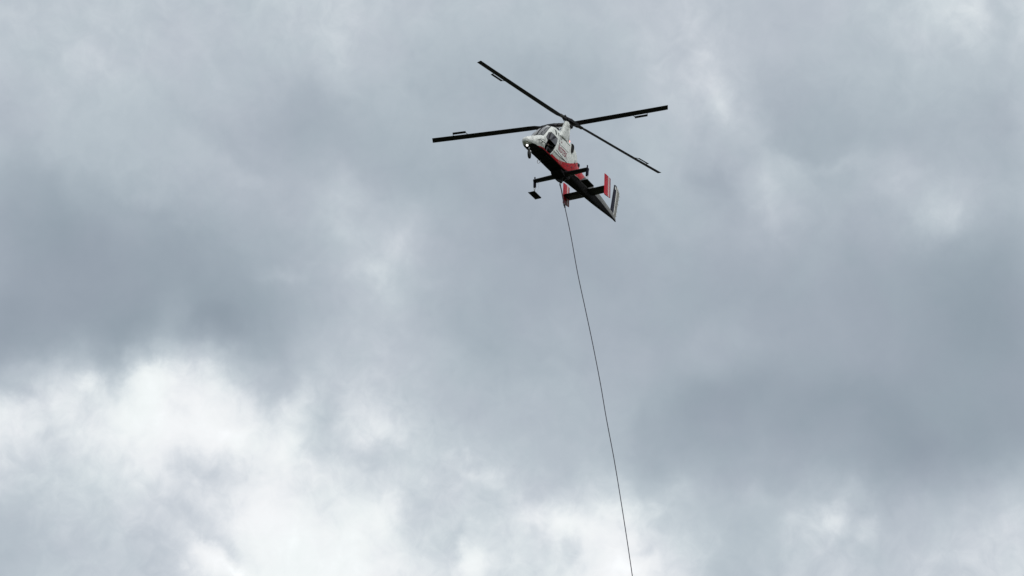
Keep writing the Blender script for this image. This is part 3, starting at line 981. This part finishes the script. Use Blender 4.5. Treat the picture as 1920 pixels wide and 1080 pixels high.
# ---- tail surfaces
def foil(mb, P00, P10, P11, P01, th, axis, n=8):
    """thin symmetric aerofoil: leading edge P00-P01, trailing edge P10-P11, thickness along axis"""
    axis = Vector(axis)
    P00, P10, P11, P01 = map(Vector, (P00, P10, P11, P01))
    prof = [(0, 0), (.08, .6), (.3, 1), (.65, .6), (1, .08), (1, -.08), (.65, -.6), (.3, -1), (.08, -.6)]
    rings = []
    for t in frange(0, 1, n):
        a = P00.lerp(P01, t); b = P10.lerp(P11, t)
        rings.append([a.lerp(b, u) + axis * (w * th * .5) for u, w in prof])
    mb.loft(rings)


for s in (1, -1):
    mb = MB()
    foil(mb, (-3.10, s * .18, .57), (-3.98, s * .18, .57), (-3.96, s * 1.40, .57), (-3.09, s * 1.40, .57), .11, (0, 0, 1))
    mb.build('stabilizer', M['black'], heli)
    mb = MB()
    Y = s * 1.43
    foil(mb, (-3.085, Y, -.03), (-3.92, Y, .07), (-3.90, Y, 1.48), (-3.09, Y, 1.43), .07, (0, 1, 0))
    ef = mb.build('end_fin', M['red'], heli)
    for side in (1, -1):
        # faded white band and dark trailing strip on both faces
        mb = MB()
        mb.add([(-3.56, Y + side * .033, .04), (-3.80, Y + side * .020, .07), (-3.785, Y + side * .020, 1.455), (-3.56, Y + side * .033, 1.44),
                (-3.56, Y + side * .026, .04), (-3.80, Y + side * .012, .07), (-3.785, Y + side * .012, 1.455), (-3.56, Y + side * .026, 1.44)],
               [(0, 1, 2, 3), (7, 6, 5, 4), (0, 4, 5, 1), (1, 5, 6, 2), (2, 6, 7, 3), (3, 7, 4, 0)])
        mb.build('fin_band', M['pink'], ef)
    mb = MB()
    mb.box((-3.925, Y, .78), (.05, .03, 1.36)); 
    mb.build('trailing_strip', M['darkred'], ef)

mb = MB()
foil(mb, (-6.90, 0, .95), (-7.36, 0, .80), (-7.86, 0, 3.22), (-7.47, 0, 3.17), .10, (0, 1, 0), 12)
fin = mb.build('tail_fin', M['navy'], heli)
mb = MB()
foil(mb, (-7.38, 0, .74), (-7.70, 0, .70), (-8.27, 0, 2.86), (-7.87, 0, 3.20), .05, (0, 1, 0), 14)
rud = mb.build('rudder', M['ivory'], heli)
for k, q in enumerate((.25, .5, .74)):
    mb = MB()
    a0 = Vector((-7.38, 0, .76)).lerp(Vector((-7.70, 0, .72)), q); a1 = Vector((-7.87, 0, 3.12)).lerp(Vector((-8.27, 0, 2.86)), q)
    mb.tube([a0, a1], .042 - .012 * q, 6)
    mb.build('rudder_rib', M['line'] if k != 1 else M['grey'], rud)
for t in (.16, .33, .61, .80, .93):
    p = Vector((-7.72, 0, .72)).lerp(Vector((-8.28, 0, 2.86)), t)
    mb = MB(); mb.tube([p, p + Vector((-.07, .0, -.04))], .009, 5)
    mb.build('static_wick', M['line'], rud)
mb = MB()
mb.tube([(-7.46, 0, .63), (-7.72, 0, .60)], [.06, .035], 8)
mb.build('tail_bumper', M['navy'], heli)
mb = MB()
mb.box((-7.55, .058, 2.95), (.13, .012, .22))
mb.build('fin_marking', M['white'], fin)


# ================================================================== pilot in the doorway
def skin_body(name, joints, edges, m, loc, sub=2):
    me = bpy.data.meshes.new(name)
    me.from_pydata([j[0] for j in joints], edges, [])
    o = bpy.data.objects.new(name, me)
    COL.objects.link(o)
    mo = o.modifiers.new('skin', 'SKIN')
    for i, j in enumerate(joints):
        r = j[1]
        me.skin_vertices[0].data[i].radius = (r, r) if not isinstance(r, tuple) else r
    me.skin_vertices[0].data[0].use_root = True
    s = o.modifiers.new('sub', 'SUBSURF'); s.levels = sub; s.render_levels = sub
    bpy.context.view_layer.update()
    me2 = bpy.data.meshes.new_from_object(o.evaluated_get(bpy.context.evaluated_depsgraph_get()))
    bpy.data.objects.remove(o, do_unlink=True)
    me2.name = name
    ob = link(name, me2, None, m, smooth=True)
    ob.location = loc
    return ob


def build_pilot():
    J, E, ix = [], [], {}
    def j(key, p, r, prev=None):
        ix[key] = len(J); J.append((p, r))
        if prev: E.append((ix[prev], ix[key]))
    # origin at the seat; x forward, y to the open door
    j('pelvis', (0, 0, .11), .14)
    j('waist', (-.03, .02, .30), .125, 'pelvis')
    j('chest', (-.03, .05, .48), .15, 'waist')
    j('collar', (-.01, .08, .60), .09, 'chest')
    j('neck', (.02, .10, .66), .055, 'collar')
    j('skull', (.05, .13, .76), .085, 'neck')
    for s, n in ((1, 'l'), (-1, 'r')):
        j('hip' + n, (.06, s * .09, .10), .095, 'pelvis')
        j('knee' + n, (.45, s * .13, .14), .065, 'hip' + n)
        j('ankle' + n, (.56, s * .13, -.24), .045, 'knee' + n)
        j('heel' + n, (.55, s * .13, -.31), .045, 'ankle' + n)
        j('toe' + n, (.74, s * .14, -.32), .035, 'heel' + n)
        j('sh' + n, (-.02, s * .19 + .06, .54), .068, 'collar')
        j('el' + n, (.12, s * .25 + .06, .29), .048, 'sh' + n)
        j('wr' + n, (.36, s * .17 + .05, .28), .032, 'el' + n)
        j('palm' + n, (.43, s * .16 + .05, .28), .034, 'wr' + n)
        for q in range(4):
            dz = .022 - .016 * q
            L = (.030, .036, .033, .026)[q]
            j(f'f{q}a' + n, (.465, s * .16 + .05, .28 + dz * 1.6), .010, 'palm' + n)
            j(f'f{q}b' + n, (.465 + L, s * .15 + .05, .275 + dz * 1.6), .009, f'f{q}a' + n)
            j(f'f{q}c' + n, (.470 + L, s * .125 + .05, .268 + dz * 1.6), .008, f'f{q}b' + n)
        j('ta' + n, (.43, s * .13 + .05, .31), .011, 'palm' + n)
        j('tb' + n, (.46, s * .11 + .05, .315), .009, 'ta' + n)
    loc = (2.12, .22, ALT + .42)
    p = skin_body('person', J, E, M['suit'], loc)
    p['label'] = 'pilot in dark flight suit and pale helmet sitting inside the open cockpit doorway'
    p['category'] = 'person'
    # bare hands and face take the skin colour
    p.data.materials.append(M['skin'])
    for f in p.data.polygons:
        c = f.center
        if c.x > .385 and c.z > .2 or (c.z > .69 and c.x > .02):
            f.material_index = 1
    mb = MB()
    c = Vector((.035, .13, .79))
    rings = []
    for a in frange(-.35, 1.57, 9):
        rings.append([c + Vector((.145 * math.cos(a) * math.cos(k / 18 * 2 * math.pi), .12 * math.cos(a) * math.sin(k / 18 * 2 * math.pi), .135 * math.sin(a)))
                      for k in range(18)])
    mb.loft(rings)
    h = mb.build('helmet', M['helmet'], p, smooth=True)
    mb = MB()
    rings = []
    for a in frange(-.30, .45, 5):
        rings.append([c + Vector((.152 * math.cos(a) * math.cos(q), .127 * math.cos(a) * math.sin(q), .14 * math.sin(a))) for q in frange(-1.1, 1.1, 10)]
                     + [c + Vector((.14 * math.cos(a) * math.cos(q), .117 * math.cos(a) * math.sin(q), .13 * math.sin(a))) for q in frange(1.1, -1.1, 10)])
    mb.loft(rings)
    mb.build('visor', M['visor'], h, smooth=True)
    for s in (1, -1):
        mb = MB()
        mb.lathe(c + Vector((-.0, s * .105, -.02)), (0, s, 0), [(0, .05), (.03, .045)], 12)
        mb.build('ear_cup', M['visor'], h)
    mb = MB()
    mb.tube([c + Vector((.05, .115, -.04)), c + Vector((.15, .06, -.10))], .008, 6)
    mb.build('microphone', M['visor'], h)


build_pilot()
# seat and doorway fittings
mb = MB()
mb.box((2.15, .22, .42), (.46, .46, .10)); mb.box((1.94, .22, .80), (.10, .44, .76))
mb.box((2.15, .22, .24), (.3, .3, .28))
mb.build('pilot_seat', M['cabin'], heli, bevel=.03)
mb = MB()
mb.tube([(2.75, .12, .12), (2.72, .14, .62), (2.62, .18, .72)], .02, 8)
mb.build('control_stick', M['black'], heli)
mb = MB()
mb.box((3.02, .1, .62), (.14, .5, .34))
mb.build('instrument_panel', M['black'], heli)


# ================================================================== long line under the hook
def build_line():
    hook = Vector((.02, -.02, -.66))
    hdir = Vector((-0.46959, 0.88289, 0)).normalized()      # the way the line trails
    LP = [(0, 0), (0.098, -0.418), (0.192, -0.931), (0.298, -1.405), (0.72, -3.392), (1.204, -5.998), (1.73, -8.437), (2.192, -10.608), (2.677, -13.074), (3.043, -15.168), (3.483, -17.442), (3.834, -19.469), (4.242, -21.981), (4.637, -24.545), (5.012, -27.109), (5.387, -29.673), (5.763, -32.237)]
    o = bpy.data.objects.new('long_line', None)
    COL.objects.link(o)
    o.location = (hook.x, hook.y, ALT + hook.z)
    o['label'] = 'thin dark long line cable hanging from the helicopter cargo hook out of the picture'
    o['category'] = 'cable'
    pts = [hdir * a + Vector((0, 0, b)) for a, b in LP]
    # smooth path
    path = [Vector(p) for p in catmull([tuple(p) for p in pts], 5)]
    k = 0
    top = [p for p in path if p.z > -1.55]
    rest = [p for p in path if p.z <= -1.55]
    rest.insert(0, top[-1])
    mb = MB(); mb.tube(top, .036, 10)
    mb.build('strop', M['rope'], o, smooth=True)
    mb = MB(); mb.tube(rest, .026, 8)
    mb.build('rope', M['rope'], o, smooth=True)
    mb = MB()
    dv = (rest[1] - rest[0]).normalized()
    mb.lathe(top[-1], dv, [(-.16, .03), (-.12, .06), (.02, .065), (.04, .045), (.14, .05), (.18, .03)], 12)
    mb.build('swivel', M['steel'], o, smooth=True)
    mb = MB()
    tor = [(.07 * math.cos(a), 0, .07 * math.sin(a) - .02) for a in frange(0, 2 * math.pi, 17)]
    mb.tube(tor, .016, 6)
    mb.build('shackle', M['steel'], o)


build_line()
